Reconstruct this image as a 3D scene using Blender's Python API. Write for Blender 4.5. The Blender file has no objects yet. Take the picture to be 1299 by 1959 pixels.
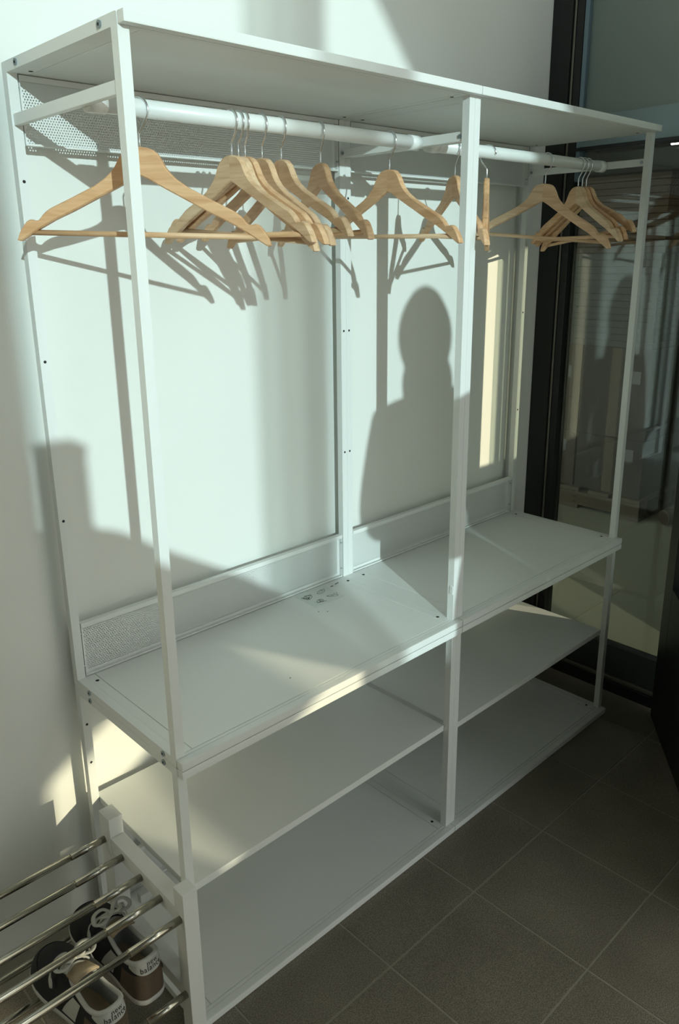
import bpy, bmesh, math, random
from mathutils import Vector, Matrix
random.seed(7)
S = bpy.context.scene
COL = S.collection
R = math.radians

# ------------------------------------------------------------------ camera
CAM = Vector((-0.617, -1.4793, 1.4904))
YAW, PITCH, ROLL = 0.7535, -0.285, -0.0133
FPX, PX, PY = 1497.26, 636.128, 924.273
fwd = Vector((math.sin(YAW)*math.cos(PITCH), math.cos(YAW)*math.cos(PITCH), math.sin(PITCH)))
rgt = Vector((math.cos(YAW), -math.sin(YAW), 0))
upv = rgt.cross(fwd)
rr = rgt*math.cos(ROLL) + upv*math.sin(ROLL)
uu = -rgt*math.sin(ROLL) + upv*math.cos(ROLL)
cd = bpy.data.cameras.new('camera')
cam = bpy.data.objects.new('camera', cd); COL.objects.link(cam)
M = Matrix.Identity(4)
for i in range(3):
    M[i][0] = rr[i]; M[i][1] = uu[i]; M[i][2] = -fwd[i]; M[i][3] = CAM[i]
cam.matrix_world = M
cd.sensor_fit = 'VERTICAL'; cd.sensor_height = 36.0
cd.lens = FPX*36.0/1959.0
cd.shift_x = (649.5-PX)/1959.0
cd.shift_y = (PY-979.5)/1959.0
cd.clip_start = 0.02
S.camera = cam

# ------------------------------------------------------------------ sky, sun, exposure
w = bpy.data.worlds.new('sky'); S.world = w; w.use_nodes = True
bg = w.node_tree.nodes['Background']
bg.inputs[0].default_value = (0.87, 0.935, 0.90, 1); bg.inputs[1].default_value = 2.2

def sun(name, d, col, e, ang=0.53):
    l = bpy.data.lights.new(name, 'SUN'); l.color = col; l.energy = e; l.angle = R(ang)
    o = bpy.data.objects.new(name, l); COL.objects.link(o)
    o.rotation_euler = Vector(d).to_track_quat('-Z', 'Y').to_euler()
    o.location = (-2, -8, 4)
    return o
SUN_D = (0.43, 1.0, -0.26)
sun('sun', SUN_D, (1.0, 0.92, 0.72), 4.35)
# the same sun mirrored in the glazing on the right: weaker and coming from the right
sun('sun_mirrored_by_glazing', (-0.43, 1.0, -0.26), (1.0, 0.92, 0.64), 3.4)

S.view_settings.view_transform = 'Standard'
S.view_settings.look = 'None'
S.view_settings.gamma = 1.0
S.view_settings.use_curve_mapping = False
S.view_settings.exposure = 0.0

# ------------------------------------------------------------------ materials
MAT = {}
def mat(name, col, rough=0.5, metal=0.0, spec=0.5, noise=0.0, nscale=20.0, bump=0.0, bscale=200.0):
    m = bpy.data.materials.new(name); m.use_nodes = True
    nt = m.node_tree; b = nt.nodes['Principled BSDF']
    b.inputs['Base Color'].default_value = (*col, 1); b.inputs['Roughness'].default_value = rough
    b.inputs['Metallic'].default_value = metal; b.inputs['Specular IOR Level'].default_value = spec
    tc = nt.nodes.new('ShaderNodeTexCoord')
    if noise:
        n = nt.nodes.new('ShaderNodeTexNoise'); n.inputs['Scale'].default_value = nscale
        n.inputs['Detail'].default_value = 5
        nt.links.new(tc.outputs['Object'], n.inputs['Vector'])
        mx = nt.nodes.new('ShaderNodeMix'); mx.data_type = 'RGBA'
        mx.inputs[6].default_value = (*[max(0, c*(1-noise)) for c in col], 1)
        mx.inputs[7].default_value = (*[min(1, c*(1+noise)) for c in col], 1)
        nt.links.new(n.outputs['Fac'], mx.inputs[0]); nt.links.new(mx.outputs[2], b.inputs['Base Color'])
    if bump:
        n2 = nt.nodes.new('ShaderNodeTexNoise'); n2.inputs['Scale'].default_value = bscale
        nt.links.new(tc.outputs['Object'], n2.inputs['Vector'])
        bp = nt.nodes.new('ShaderNodeBump'); bp.inputs['Strength'].default_value = bump; bp.inputs['Distance'].default_value = 0.002
        nt.links.new(n2.outputs['Fac'], bp.inputs['Height']); nt.links.new(bp.outputs['Normal'], b.inputs['Normal'])
    MAT[name] = m
    return m

mat('wall_paint', (0.80, 0.81, 0.77), 0.7, noise=0.012, nscale=3, bump=0.08, bscale=350)
mat('white_steel', (0.80, 0.82, 0.80), 0.42, noise=0.01, nscale=8)
mat('white_tube', (0.80, 0.82, 0.80), 0.35)
mat('rack_white', (0.78, 0.79, 0.77), 0.4)
mat('chrome', (0.52, 0.50, 0.44), 0.2, 1.0)
mat('wire', (0.75, 0.78, 0.80), 0.18, 1.0)
mat('screw_steel', (0.35, 0.42, 0.46), 0.3, 1.0)
mat('dark_hole', (0.02, 0.02, 0.02), 0.8)
mat('black_metal', (0.010, 0.012, 0.012), 0.35, 0.0)
mat('alu', (0.30, 0.28, 0.24), 0.35, 0.8)
mat('rail_grey', (0.18, 0.235, 0.25), 0.3, 0.3)
mat('upper_panel', (0.22, 0.27, 0.255), 0.28)
mat('bottom_rail', (0.035, 0.045, 0.04), 0.25)
mat('blue_strip', (0.20, 0.28, 0.34), 0.3, 0.5)
mat('grout', (0.29, 0.27, 0.22), 0.9, noise=0.1, nscale=60)
mat('concrete_dark', (0.16, 0.15, 0.12), 0.9, noise=0.1, nscale=5)
mat('ceiling_paint', (0.20, 0.20, 0.19), 0.8)
mat('grey_wall', (0.16, 0.16, 0.15), 0.8)
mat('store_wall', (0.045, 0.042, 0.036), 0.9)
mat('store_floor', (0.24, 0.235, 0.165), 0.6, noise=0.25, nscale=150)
mat('shoe_navy', (0.006, 0.0065, 0.009), 0.9, noise=0.2, nscale=200)
mat('shoe_brown', (0.085, 0.06, 0.04), 0.95, noise=0.3, nscale=120)
mat('shoe_white', (0.42, 0.42, 0.40), 0.6)
mat('shoe_lining', (0.30, 0.31, 0.31), 0.9)
mat('shoe_tan', (0.34, 0.27, 0.18), 0.8)
mat('shoe_dark_lining', (0.06, 0.06, 0.07), 0.9)
mat('shoe_red', (0.12, 0.01, 0.015), 0.6)
mat('lace', (0.43, 0.43, 0.40), 0.9, bump=0.3, bscale=1500)
mat('ink', (0.008, 0.008, 0.01), 0.5)
mat('ink_grey', (0.16, 0.17, 0.16), 0.7)
mat('sticker', (0.72, 0.76, 0.73), 0.35)
mat('label_paper', (0.13, 0.13, 0.12), 0.8)
mat('paper', (0.50, 0.51, 0.48), 0.8)
mat('cloth_dark', (0.22, 0.22, 0.23), 0.9, noise=0.15, nscale=60)
mat('cloth_blue', (0.06, 0.09, 0.16), 0.9)
mat('skin', (0.45, 0.27, 0.19), 0.6)
mat('hair', (0.03, 0.02, 0.015), 0.8)
mat('phone_black', (0.01, 0.01, 0.012), 0.2)
mat('blocker_pale', (0.62, 0.54, 0.42), 0.5, noise=0.15, nscale=8)  # pale surface of the added, unseen shadow blocker
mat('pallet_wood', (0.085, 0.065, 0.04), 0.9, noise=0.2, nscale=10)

def wood():
    m = bpy.data.materials.new('beech'); m.use_nodes = True; nt = m.node_tree; b = nt.nodes['Principled BSDF']
    b.inputs['Roughness'].default_value = 0.48
    tc = nt.nodes.new('ShaderNodeTexCoord'); mp = nt.nodes.new('ShaderNodeMapping')
    mp.inputs['Scale'].default_value = (9, 60, 90)
    oi = nt.nodes.new('ShaderNodeObjectInfo')
    ad = nt.nodes.new('ShaderNodeVectorMath'); ad.operation = 'ADD'
    nt.links.new(tc.outputs['Object'], ad.inputs[0]); nt.links.new(oi.outputs['Random'], ad.inputs[1])
    nt.links.new(ad.outputs[0], mp.inputs['Vector'])
    n = nt.nodes.new('ShaderNodeTexNoise'); n.inputs['Scale'].default_value = 1.0; n.inputs['Detail'].default_value = 6
    n.inputs['Distortion'].default_value = 0.8
    nt.links.new(mp.outputs[0], n.inputs['Vector'])
    cr = nt.nodes.new('ShaderNodeValToRGB')
    cr.color_ramp.elements[0].position = 0.30; cr.color_ramp.elements[0].color = (0.60, 0.375, 0.21, 1)
    cr.color_ramp.elements[1].position = 0.66; cr.color_ramp.elements[1].color = (0.80, 0.58, 0.375, 1)
    nt.links.new(n.outputs['Fac'], cr.inputs[0])
    tint = nt.nodes.new('ShaderNodeMix'); tint.data_type = 'RGBA'; tint.blend_type = 'MULTIPLY'; tint.inputs[0].default_value = 1
    cr2 = nt.nodes.new('ShaderNodeValToRGB')
    cr2.color_ramp.elements[0].color = (0.96, 0.80, 0.66, 1); cr2.color_ramp.elements[1].color = (1.0, 1.04, 1.06, 1)
    nt.links.new(oi.outputs['Random'], cr2.inputs[0])
    nt.links.new(cr.outputs[0], tint.inputs[6]); nt.links.new(cr2.outputs[0], tint.inputs[7])
    nt.links.new(tint.outputs[2], b.inputs['Base Color'])
    MAT['beech'] = m
wood()

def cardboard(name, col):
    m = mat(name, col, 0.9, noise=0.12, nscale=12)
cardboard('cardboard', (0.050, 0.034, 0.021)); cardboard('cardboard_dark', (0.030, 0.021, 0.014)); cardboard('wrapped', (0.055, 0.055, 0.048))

def tile_mat():
    m = bpy.data.materials.new('floor_tile'); m.use_nodes = True; nt = m.node_tree; b = nt.nodes['Principled BSDF']
    b.inputs['Roughness'].default_value = 0.55
    tc = nt.nodes.new('ShaderNodeTexCoord'); oi = nt.nodes.new('ShaderNodeObjectInfo')
    ad = nt.nodes.new('ShaderNodeVectorMath'); ad.operation = 'ADD'
    nt.links.new(tc.outputs['Object'], ad.inputs[0]); nt.links.new(oi.outputs['Location'], ad.inputs[1])
    n = nt.nodes.new('ShaderNodeTexNoise'); n.inputs['Scale'].default_value = 420; n.inputs['Detail'].default_value = 3
    n2 = nt.nodes.new('ShaderNodeTexNoise'); n2.inputs['Scale'].default_value = 5; n2.inputs['Detail'].default_value = 4
    nt.links.new(ad.outputs[0], n.inputs['Vector']); nt.links.new(ad.outputs[0], n2.inputs['Vector'])
    cr = nt.nodes.new('ShaderNodeValToRGB')
    cr.color_ramp.elements[0].position = 0.36; cr.color_ramp.elements[0].color = (0.115, 0.100, 0.078, 1)
    cr.color_ramp.elements[1].position = 0.66; cr.color_ramp.elements[1].color = (0.285, 0.255, 0.20, 1)
    nt.links.new(n.outputs['Fac'], cr.inputs[0])
    mx = nt.nodes.new('ShaderNodeMix'); mx.data_type = 'RGBA'; mx.blend_type = 'MULTIPLY'; mx.inputs[0].default_value = 1
    cr2 = nt.nodes.new('ShaderNodeValToRGB')
    cr2.color_ramp.elements[0].position = 0.3; cr2.color_ramp.elements[0].color = (0.78, 0.78, 0.78, 1)
    cr2.color_ramp.elements[1].position = 0.7; cr2.color_ramp.elements[1].color = (1.05, 1.05, 1.05, 1)
    nt.links.new(n2.outputs['Fac'], cr2.inputs[0])
    nt.links.new(cr.outputs[0], mx.inputs[6]); nt.links.new(cr2.outputs[0], mx.inputs[7])
    nt.links.new(mx.outputs[2], b.inputs['Base Color'])
    bp = nt.nodes.new('ShaderNodeBump'); bp.inputs['Strength'].default_value = 0.15; bp.inputs['Distance'].default_value = 0.001
    nt.links.new(n.outputs['Fac'], bp.inputs['Height']); nt.links.new(bp.outputs[0], b.inputs['Normal'])
    MAT['floor_tile'] = m
tile_mat()

def glass(name, tint, refl):
    m = bpy.data.materials.new(name); m.use_nodes = True; nt = m.node_tree
    nt.nodes.remove(nt.nodes['Principled BSDF']); out = nt.nodes['Material Output']
    t = nt.nodes.new('ShaderNodeBsdfTransparent'); t.inputs[0].default_value = (*tint, 1)
    if refl:
        g = nt.nodes.new('ShaderNodeBsdfGlossy'); g.inputs['Roughness'].default_value = 0.0
        mx = nt.nodes.new('ShaderNodeMixShader'); mx.inputs[0].default_value = refl
        nt.links.new(t.outputs[0], mx.inputs[1]); nt.links.new(g.outputs[0], mx.inputs[2]); nt.links.new(mx.outputs[0], out.inputs[0])
    else:
        nt.links.new(t.outputs[0], out.inputs[0])
    MAT[name] = m
glass('partition_glass', (0.72, 0.76, 0.73), 0.10)
glass('green_glass', (0.66, 0.79, 0.89), 0.0)
glass('dim_pane_a', (0.42, 0.52, 0.57), 0.0)  # three panes of falling transmission, invented to fade the sun band
glass('dim_pane_b', (0.32, 0.40, 0.44), 0.0)
glass('dim_pane_c', (0.22, 0.275, 0.30), 0.0)

def emis(name, col, e):
    m = bpy.data.materials.new(name); m.use_nodes = True; b = m.node_tree.nodes['Principled BSDF']
    b.inputs['Emission Color'].default_value = (*col, 1); b.inputs['Emission Strength'].default_value = e
    MAT[name] = m
emis('tube_light', (1, 0.97, 0.9), 9.0)

def perforated(name, pitch=0.0052, rad=0.30, xlim=0.375, zlim=0.0535):
    """white sheet steel with a staggered grid of punched holes (object x, z)"""
    m = bpy.data.materials.new(name); m.use_nodes = True; nt = m.node_tree
    b = nt.nodes['Principled BSDF']; out = nt.nodes['Material Output']
    b.inputs['Base Color'].default_value = (0.80, 0.82, 0.80, 1); b.inputs['Roughness'].default_value = 0.42
    def mth(op, a, c=None):
        n = nt.nodes.new('ShaderNodeMath'); n.operation = op
        for i, v in enumerate((a, c)):
            if v is None: continue
            if isinstance(v, (int, float)): n.inputs[i].default_value = v
            else: nt.links.new(v, n.inputs[i])
        return n.outputs[0]
    tc = nt.nodes.new('ShaderNodeTexCoord'); sp = nt.nodes.new('ShaderNodeSeparateXYZ')
    nt.links.new(tc.outputs['Object'], sp.inputs[0])
    x, z = sp.outputs[0], sp.outputs[2]
    v = mth('DIVIDE', z, pitch*0.866)
    fl = mth('FLOOR', v)
    par = mth('FLOORED_MODULO', fl, 2.0)
    u = mth('ADD', mth('DIVIDE', x, pitch), mth('MULTIPLY', par, 0.5))
    fu = mth('SUBTRACT', mth('FRACT', u), 0.5)
    fv = mth('MULTIPLY', mth('SUBTRACT', mth('FRACT', v), 0.5), 0.866)
    d = mth('SQRT', mth('ADD', mth('MULTIPLY', fu, fu), mth('MULTIPLY', fv, fv)))
    h = mth('LESS_THAN', d, rad)
    h = mth('MULTIPLY', h, mth('LESS_THAN', mth('ABSOLUTE', x), xlim))
    h = mth('MULTIPLY', h, mth('LESS_THAN', mth('ABSOLUTE', z), zlim))
    t = nt.nodes.new('ShaderNodeBsdfTransparent'); mx = nt.nodes.new('ShaderNodeMixShader')
    nt.links.new(h, mx.inputs[0]); nt.links.new(b.outputs[0], mx.inputs[1]); nt.links.new(t.outputs[0], mx.inputs[2])
    nt.links.new(mx.outputs[0], out.inputs[0])
    MAT[name] = m
perforated('perforated_steel')

# ------------------------------------------------------------------ helpers
def obj(name, bm, m, parent=None, loc=None, smooth=False):
    me = bpy.data.meshes.new(name); bmesh.ops.recalc_face_normals(bm, faces=bm.faces[:]); bm.to_mesh(me); bm.free()
    me.materials.append(MAT[m])
    if smooth:
        for p in me.polygons: p.use_smooth = True
    o = bpy.data.objects.new(name, me); COL.objects.link(o)
    if loc: o.location = loc
    if parent: o.parent = parent
    return o
def box(bm, x0, x1, y0, y1, z0, z1, bev=0.0):
    r = bmesh.ops.create_cube(bm, size=1.0)
    vs = r['verts']
    for v in vs:
        v.co = Vector(((x0+x1)/2+v.co.x*(x1-x0), (y0+y1)/2+v.co.y*(y1-y0), (z0+z1)/2+v.co.z*(z1-z0)))
    if bev:
        es = list({e for v in vs for e in v.link_edges})
        bmesh.ops.bevel(bm, geom=es, offset=bev, segments=2, affect='EDGES', profile=0.7)
def bx(name, m, parent, x0, x1, y0, y1, z0, z1, bev=0.0):
    """one box part with its origin at the middle of the box"""
    bm = bmesh.new(); cx, cy, cz = (x0+x1)/2, (y0+y1)/2, (z0+z1)/2
    box(bm, x0-cx, x1-cx, y0-cy, y1-cy, z0-cz, z1-cz, bev)
    return obj(name, bm, m, parent, (cx, cy, cz))
def cyl(bm, p0, p1, r, seg=24, r2=None):
    p0 = Vector(p0); p1 = Vector(p1); d = p1-p0
    q = Vector((0, 0, 1)).rotation_difference(d).to_matrix().to_4x4()
    res = bmesh.ops.create_cone(bm, cap_ends=True, cap_tris=False, segments=seg, radius1=r, radius2=r if r2 is None else r2, depth=d.length)
    bmesh.ops.transform(bm, matrix=Matrix.Translation((p0+p1)/2) @ q, verts=res['verts'])
def tube(bm, pts, r, seg=10):
    pts = [Vector(p) for p in pts]; rings = []
    t0 = (pts[1]-pts[0]).normalized()
    n = t0.orthogonal().normalized()
    for i, p in enumerate(pts):
        t = (pts[min(i+1, len(pts)-1)]-pts[max(i-1, 0)]).normalized()
        n = (n - t*n.dot(t)).normalized(); b = t.cross(n)
        rings.append([bm.verts.new(p + (n*math.cos(2*math.pi*k/seg)+b*math.sin(2*math.pi*k/seg))*(r(i/(len(pts)-1)) if callable(r) else r)) for k in range(seg)])
    for a, c in zip(rings, rings[1:]):
        for k in range(seg):
            bm.faces.new((a[k], a[(k+1) % seg], c[(k+1) % seg], c[k]))
    bm.faces.new(rings[0][::-1]); bm.faces.new(rings[-1])
def prism(bm, pts, axis, a0, a1):
    """polygon pts (2D) swept along an axis: 'y' -> pts are (x,z); 'x' -> (y,z); 'z' -> (x,y)"""
    def P(p, a):
        return {'y': (p[0], a, p[1]), 'x': (a, p[0], p[1]), 'z': (p[0], p[1], a)}[axis]
    A = [bm.verts.new(P(p, a0)) for p in pts]; B = [bm.verts.new(P(p, a1)) for p in pts]
    n = len(pts)
    bm.faces.new(A[::-1]); bm.faces.new(B)
    for i in range(n): bm.faces.new((A[i], A[(i+1) % n], B[(i+1) % n], B[i]))
def thing(name, label, cat, loc=(0, 0, 0), rz=0.0, group=None):
    o = bpy.data.objects.new(name, None); COL.objects.link(o); o.empty_display_size = 0.05
    o.location = loc; o.rotation_euler = (0, 0, rz)
    o['label'] = label; o['category'] = cat
    if group: o['group'] = group
    return o
def struct(o, label=None):
    o['kind'] = 'structure'
    if label: o['label'] = label
    return o
def empty_struct(name, label):
    o = bpy.data.objects.new(name, None); COL.objects.link(o); o['kind'] = 'structure'; o['label'] = label
    return o

# ------------------------------------------------------------------ the setting
WALL_Y = 0.025; GX = 1.757
struct(bx('wall_back', 'wall_paint', None, -3.6, GX, WALL_Y, WALL_Y+0.15, -0.02, 4.6), 'white painted wall behind the wardrobe frames')
# floor: grout bed and 30 cm tiles
fl = struct(bx('floor', 'grout', None, -3.6, GX+0.02, -5.0, WALL_Y, -0.06, -0.0014), 'dark brown-grey square floor tiles with paler joints')
bm = bmesh.new(); box(bm, -0.1478, 0.1478, -0.1478, 0.1478, -0.010, 0.0, 0.0012)
tme = bpy.data.meshes.new('tile'); bm.to_mesh(tme); bm.free(); tme.materials.append(MAT['floor_tile'])
fc = fl.location.copy()
def tile(cx, cy, me=tme):
    o = bpy.data.objects.new('tile', me); COL.objects.link(o); o.parent = fl
    o.location = Vector((cx, cy, random.uniform(-0.0005, 0.0))) - fc
for i in range(-6, 5):
    for j in range(-5, 1):
        cx = 0.379+0.30*i+0.15+0.302; cy = -0.58+0.30*j+0.15
        if cx+0.15 > GX+0.2: continue
        tile(cx, cy)
bm = bmesh.new(); box(bm, -0.1478, 0.1478, -0.07, 0.07, -0.010, 0.0, 0.0012)
tme2 = bpy.data.meshes.new('tile_cut'); bm.to_mesh(tme2); bm.free(); tme2.materials.append(MAT['floor_tile'])
for i in range(-6, 5):
    for cy in (-0.130, -0.0,):
        cx = 0.379+0.30*i+0.15+0.302
        if cx+0.15 > GX+0.2 or cy > -0.05: continue
        tile(cx, cy-0.075)

struct(bx('ceiling', 'ceiling_paint', None, -3.6, GX, -5.1, WALL_Y, 4.6, 4.7))

# glazed partition on the right
g = empty_struct('window_1', 'dark framed glazed partition at the right end of the wall')
bx('frame_post', 'black_metal', g, GX-0.004, GX+0.07, -0.043, WALL_Y, 0, 4.6, 0.002)
bx('seal_strip', 'alu', g, GX+0.004, GX+0.05, -0.052, -0.045, 0.05, 4.6)
bx('frame_post', 'black_metal', g, GX+0.004, GX+0.06, -0.078, -0.054, 0, 4.6, 0.002)
bx('trim_strip', 'blue_strip', g, GX+0.006, GX+0.05, -0.094, -0.080, 1.70, 4.6)
bx('glass_pane', 'partition_glass', g, GX+0.022, GX+0.030, -0.575, -0.072, 0.15, 1.795)
bx('transom_rail', 'rail_grey', g, GX, GX+0.06, -0.66, -0.0945, 1.7985, 1.887, 0.002)
bx('transom_lip', 'black_metal', g, GX+0.002, GX+0.05, -0.66, -0.08, 1.788, 1.798)
bx('upper_panel', 'upper_panel', g, GX+0.02, GX+0.04, -1.25, -0.0945, 1.888, 4.6)
bx('bottom_rail', 'bottom_rail', g, GX+0.014, GX+0.05, -0.66, -0.072, 0.054, 0.167, 0.002)
bx('metal_track', 'alu', g, GX+0.004, GX+0.05, -0.66, -0.054, 0.038, 0.052, 0.002)
bx('sill', 'black_metal', g, GX-0.006, GX+0.07, -0.66, -0.043, -0.002, 0.037, 0.002)

# open door leaf, hinged beyond the pane
d = empty_struct('door_1', 'dark door leaf standing open at the right edge of the glazing')
d.location = (1.727, -0.572, 0); d.rotation_euler = (0, 0, math.atan2(-0.11, -0.15))
bx('stile', 'black_metal', d, 0.0, 0.09, -0.045, 0.0, 0.008, 2.10, 0.002)
bx('stile', 'black_metal', d, 0.79, 0.88, -0.045, 0.0, 0.008, 2.10, 0.002)
bx('bottom_rail', 'black_metal', d, 0.0905, 0.7895, -0.045, 0.0, 0.008, 0.50, 0.002)
bx('top_rail', 'black_metal', d, 0.0905, 0.7895, -0.045, 0.0, 2.0, 2.10, 0.002)
bx('glass_pane', 'partition_glass', d, 0.0905, 0.7895, -0.026, -0.018, 0.501, 1.999)
hd = bmesh.new(); tube(hd, [(0.83, -0.046, 1.0), (0.83, -0.09, 1.0), (0.73, -0.09, 1.0)], 0.009)
obj('door_handle', hd, 'alu', d)

# storeroom beyond the glass
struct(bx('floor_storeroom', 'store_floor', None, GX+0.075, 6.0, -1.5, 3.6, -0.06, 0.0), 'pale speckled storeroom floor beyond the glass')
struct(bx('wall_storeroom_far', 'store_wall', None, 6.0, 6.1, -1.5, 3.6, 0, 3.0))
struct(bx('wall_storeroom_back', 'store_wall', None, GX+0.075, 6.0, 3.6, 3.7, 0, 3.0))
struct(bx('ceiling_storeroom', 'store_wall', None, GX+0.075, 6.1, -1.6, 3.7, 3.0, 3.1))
wn = empty_struct('wall_storeroom_near', 'storeroom wall with added slots that shape the mirrored sun')
X0, X1 = 2.104, 2.275  # slot edges invented to shape the warm strip of mirrored sun
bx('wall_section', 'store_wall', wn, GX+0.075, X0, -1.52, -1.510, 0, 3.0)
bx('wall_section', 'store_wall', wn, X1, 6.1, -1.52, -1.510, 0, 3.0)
bx('slot_bar', 'store_wall', wn, 2.213, 2.243, -1.52, -1.510, 1.20, 1.89)  # bar added to split the mirrored sun into two strips
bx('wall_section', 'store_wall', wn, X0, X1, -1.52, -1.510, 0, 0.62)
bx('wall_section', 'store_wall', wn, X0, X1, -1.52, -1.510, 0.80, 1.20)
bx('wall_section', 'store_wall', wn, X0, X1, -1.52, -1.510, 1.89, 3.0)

# wall on the right behind the camera, with an opening added to let the mirrored sun in
wr = empty_struct('wall_right', 'white wall behind the camera on the right')
for a in ((-3.50, -1.25, 0, 2.95), (-4.80, -3.78, 0, 1.39), (-4.80, -3.78, 1.63, 4.6), (-5.1, -4.80, 0, 4.6), (-3.78, -3.50, 0, 4.6)):
    bx('wall_section', 'wall_paint', wr, 1.90, 2.0, a[0], a[1], a[2], a[3])

# front window wall behind the camera (gates the sunlight into tall strips)
WY = -5.0
K = 0.025-WY
def shx(x): return x-0.43*K
def shz(z): return z+0.26*K
ws = empty_struct('wall_front', 'window wall behind the camera')
def wsec(x0, x1, z0, z1): bx('wall_section', 'wall_paint', ws, x0, x1, WY-0.02, WY, z0, z1)
ZB = shz(0.40)
ZT = shz(2.9)
wsec(-3.6, shx(-0.02), 0.98, ZT)
wsec(-3.6, -1.9, 0.0, 0.979)
wsec(shx(-0.02), shx(1.37), 0.98, ZB)
wsec(shx(1.37), 0.02, 0.98, ZT)
wsec(-4.6, 1.9, ZT, 4.6)
bm = bmesh.new(); prism(bm, [(shx(1.37), shz(1.645)), (shx(1.37), ZT), (shx(0.227), ZT)], 'y', WY+0.0005, WY+0.02); obj('slope_blocker', bm, 'wall_paint', ws)  # unseen triangle added to cut the sun band off diagonally
wl_ = empty_struct('wall_left', 'grey wall far to the left')
bx('wall_section', 'grey_wall', wl_, -3.7, -3.6, -5.0, WALL_Y+0.15, 0.0, 4.6)
w2 = empty_struct('window_2', 'tall green tinted window panes behind the camera, with added dimming strips')
for m_, a, b_ in (('green_glass', -0.02, 0.545), ('dim_pane_a', 0.545, 0.62), ('dim_pane_b', 0.62, 0.70), ('dim_pane_c', 0.70, 0.785), ('green_glass', 0.785, 1.37)):
    bx('glass_pane', m_, w2, shx(a), shx(b_), WY-0.012, WY-0.006, ZB, ZT)

# ------------------------------------------------------------------ wardrobe frames and shelf units
UW, D, DP, HL, HT, T = 0.81, 0.42, 0.402, 0.605, 1.814, 0.0175
SW, SD = 0.0183, 0.0178
def loop_frame(name, parent, x0, z0, z1):
    """one bent square tube loop: two posts, a top and a bottom rail"""
    bm = bmesh.new()
    yo0, yo1 = -DP, 0.0
    def ring(ya, yb, za, zb, rad):
        pts = []
        for cy, cz, a0 in ((yb-rad, zb-rad, 0), (ya+rad, zb-rad, 90), (ya+rad, za+rad, 180), (yb-rad, za+rad, 270)):
            for k in range(4):
                a = R(a0+30*k); pts.append((cy+rad*math.cos(a), cz+rad*math.sin(a)))
        return pts
    o = ring(yo0, yo1, z0, z1, 0.004); i = ring(yo0+SD, yo1-SD, z0+T, z1-T, 0.002)
    V = []
    for xx in (x0, x0+SW):
        V.append(([bm.verts.new((xx, p[0], p[1])) for p in o], [bm.verts.new((xx, p[0], p[1])) for p in i]))
    n = len(o)
    for k in range(n):
        k2 = (k+1) % n
        for s in (0, 1): bm.faces.new((V[s][0][k], V[s][0][k2], V[s][1][k2], V[s][1][k]))
        for q in (0, 1): bm.faces.new((V[0][q][k], V[0][q][k2], V[1][q][k2], V[1][q][k]))
    bmesh.ops.bevel(bm, geom=[e for e in bm.edges if abs(e.verts[0].co.x-e.verts[1].co.x) < 1e-6 and len(e.link_faces) == 2 and abs(e.calc_face_angle(0)) > 0.9], offset=0.0012, segments=1, affect='EDGES')
    return obj(name, bm, 'white_tube', parent)
def screw(parent, x, y, z, sg):
    bm = bmesh.new(); cyl(bm, (x, y, z), (x+sg*0.0022, y, z), 0.0056, 20)
    o = obj('screw', bm, 'screw_steel', parent)
    bm = bmesh.new(); cyl(bm, (x+sg*0.0015, y, z), (x+sg*0.0026, y, z), 0.0024, 6); obj('hex_socket', bm, 'dark_hole', o)
    return o
def shelf(name, parent, x0, z0, holes=True, face_up=True):
    """steel shelf: middle panel, two edge strips and a front lip, with fine joints between"""
    z1 = z0+T; a, b_ = x0+SW+0.0004, x0+UW-SW-0.0004
    p = bx(name, 'white_steel', parent, a+0.0219, b_-0.0219, -DP+0.0089, -0.001, z0+0.0004, z1-0.0002, 0.0008)
    def sub(nm, *c):
        o = bx(nm, 'white_steel', p, *c); o.location = o.location - p.location; return o
    sub('edge_strip', a, a+0.0205, -DP+0.0085, -0.001, z0+0.0004, z1-0.0002, 0.0006)
    sub('edge_strip', b_-0.0205, b_, -DP+0.0085, -0.001, z0+0.0004, z1-0.0002, 0.0006)
    sub('core', a+0.001, b_-0.001, -DP+0.004, -0.002, z0+0.002, z1-0.003)
    l = sub('front_lip', x0+0.0006, x0+UW-0.0006, -D, -DP-0.0004, z0+0.0007, z1-0.0003, 0.0022)
    sub('lip_flange', a, b_, -DP, -DP+0.0075, z0+0.0002, z1-0.0004, 0.0006)
    if holes:
        for sx in (a+0.0115, b_-0.0115):
            for sy in (-0.048, -0.365):
                bm = bmesh.new(); cyl(bm, (0, 0, -0.0005), (0, 0, 0.0004), 0.0040, 16)
                zz = z1-0.0002 if face_up else z0+0.0004
                obj('screw_hole', bm, 'dark_hole', p, Vector((sx, sy, zz))-p.location)
    return p
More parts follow.
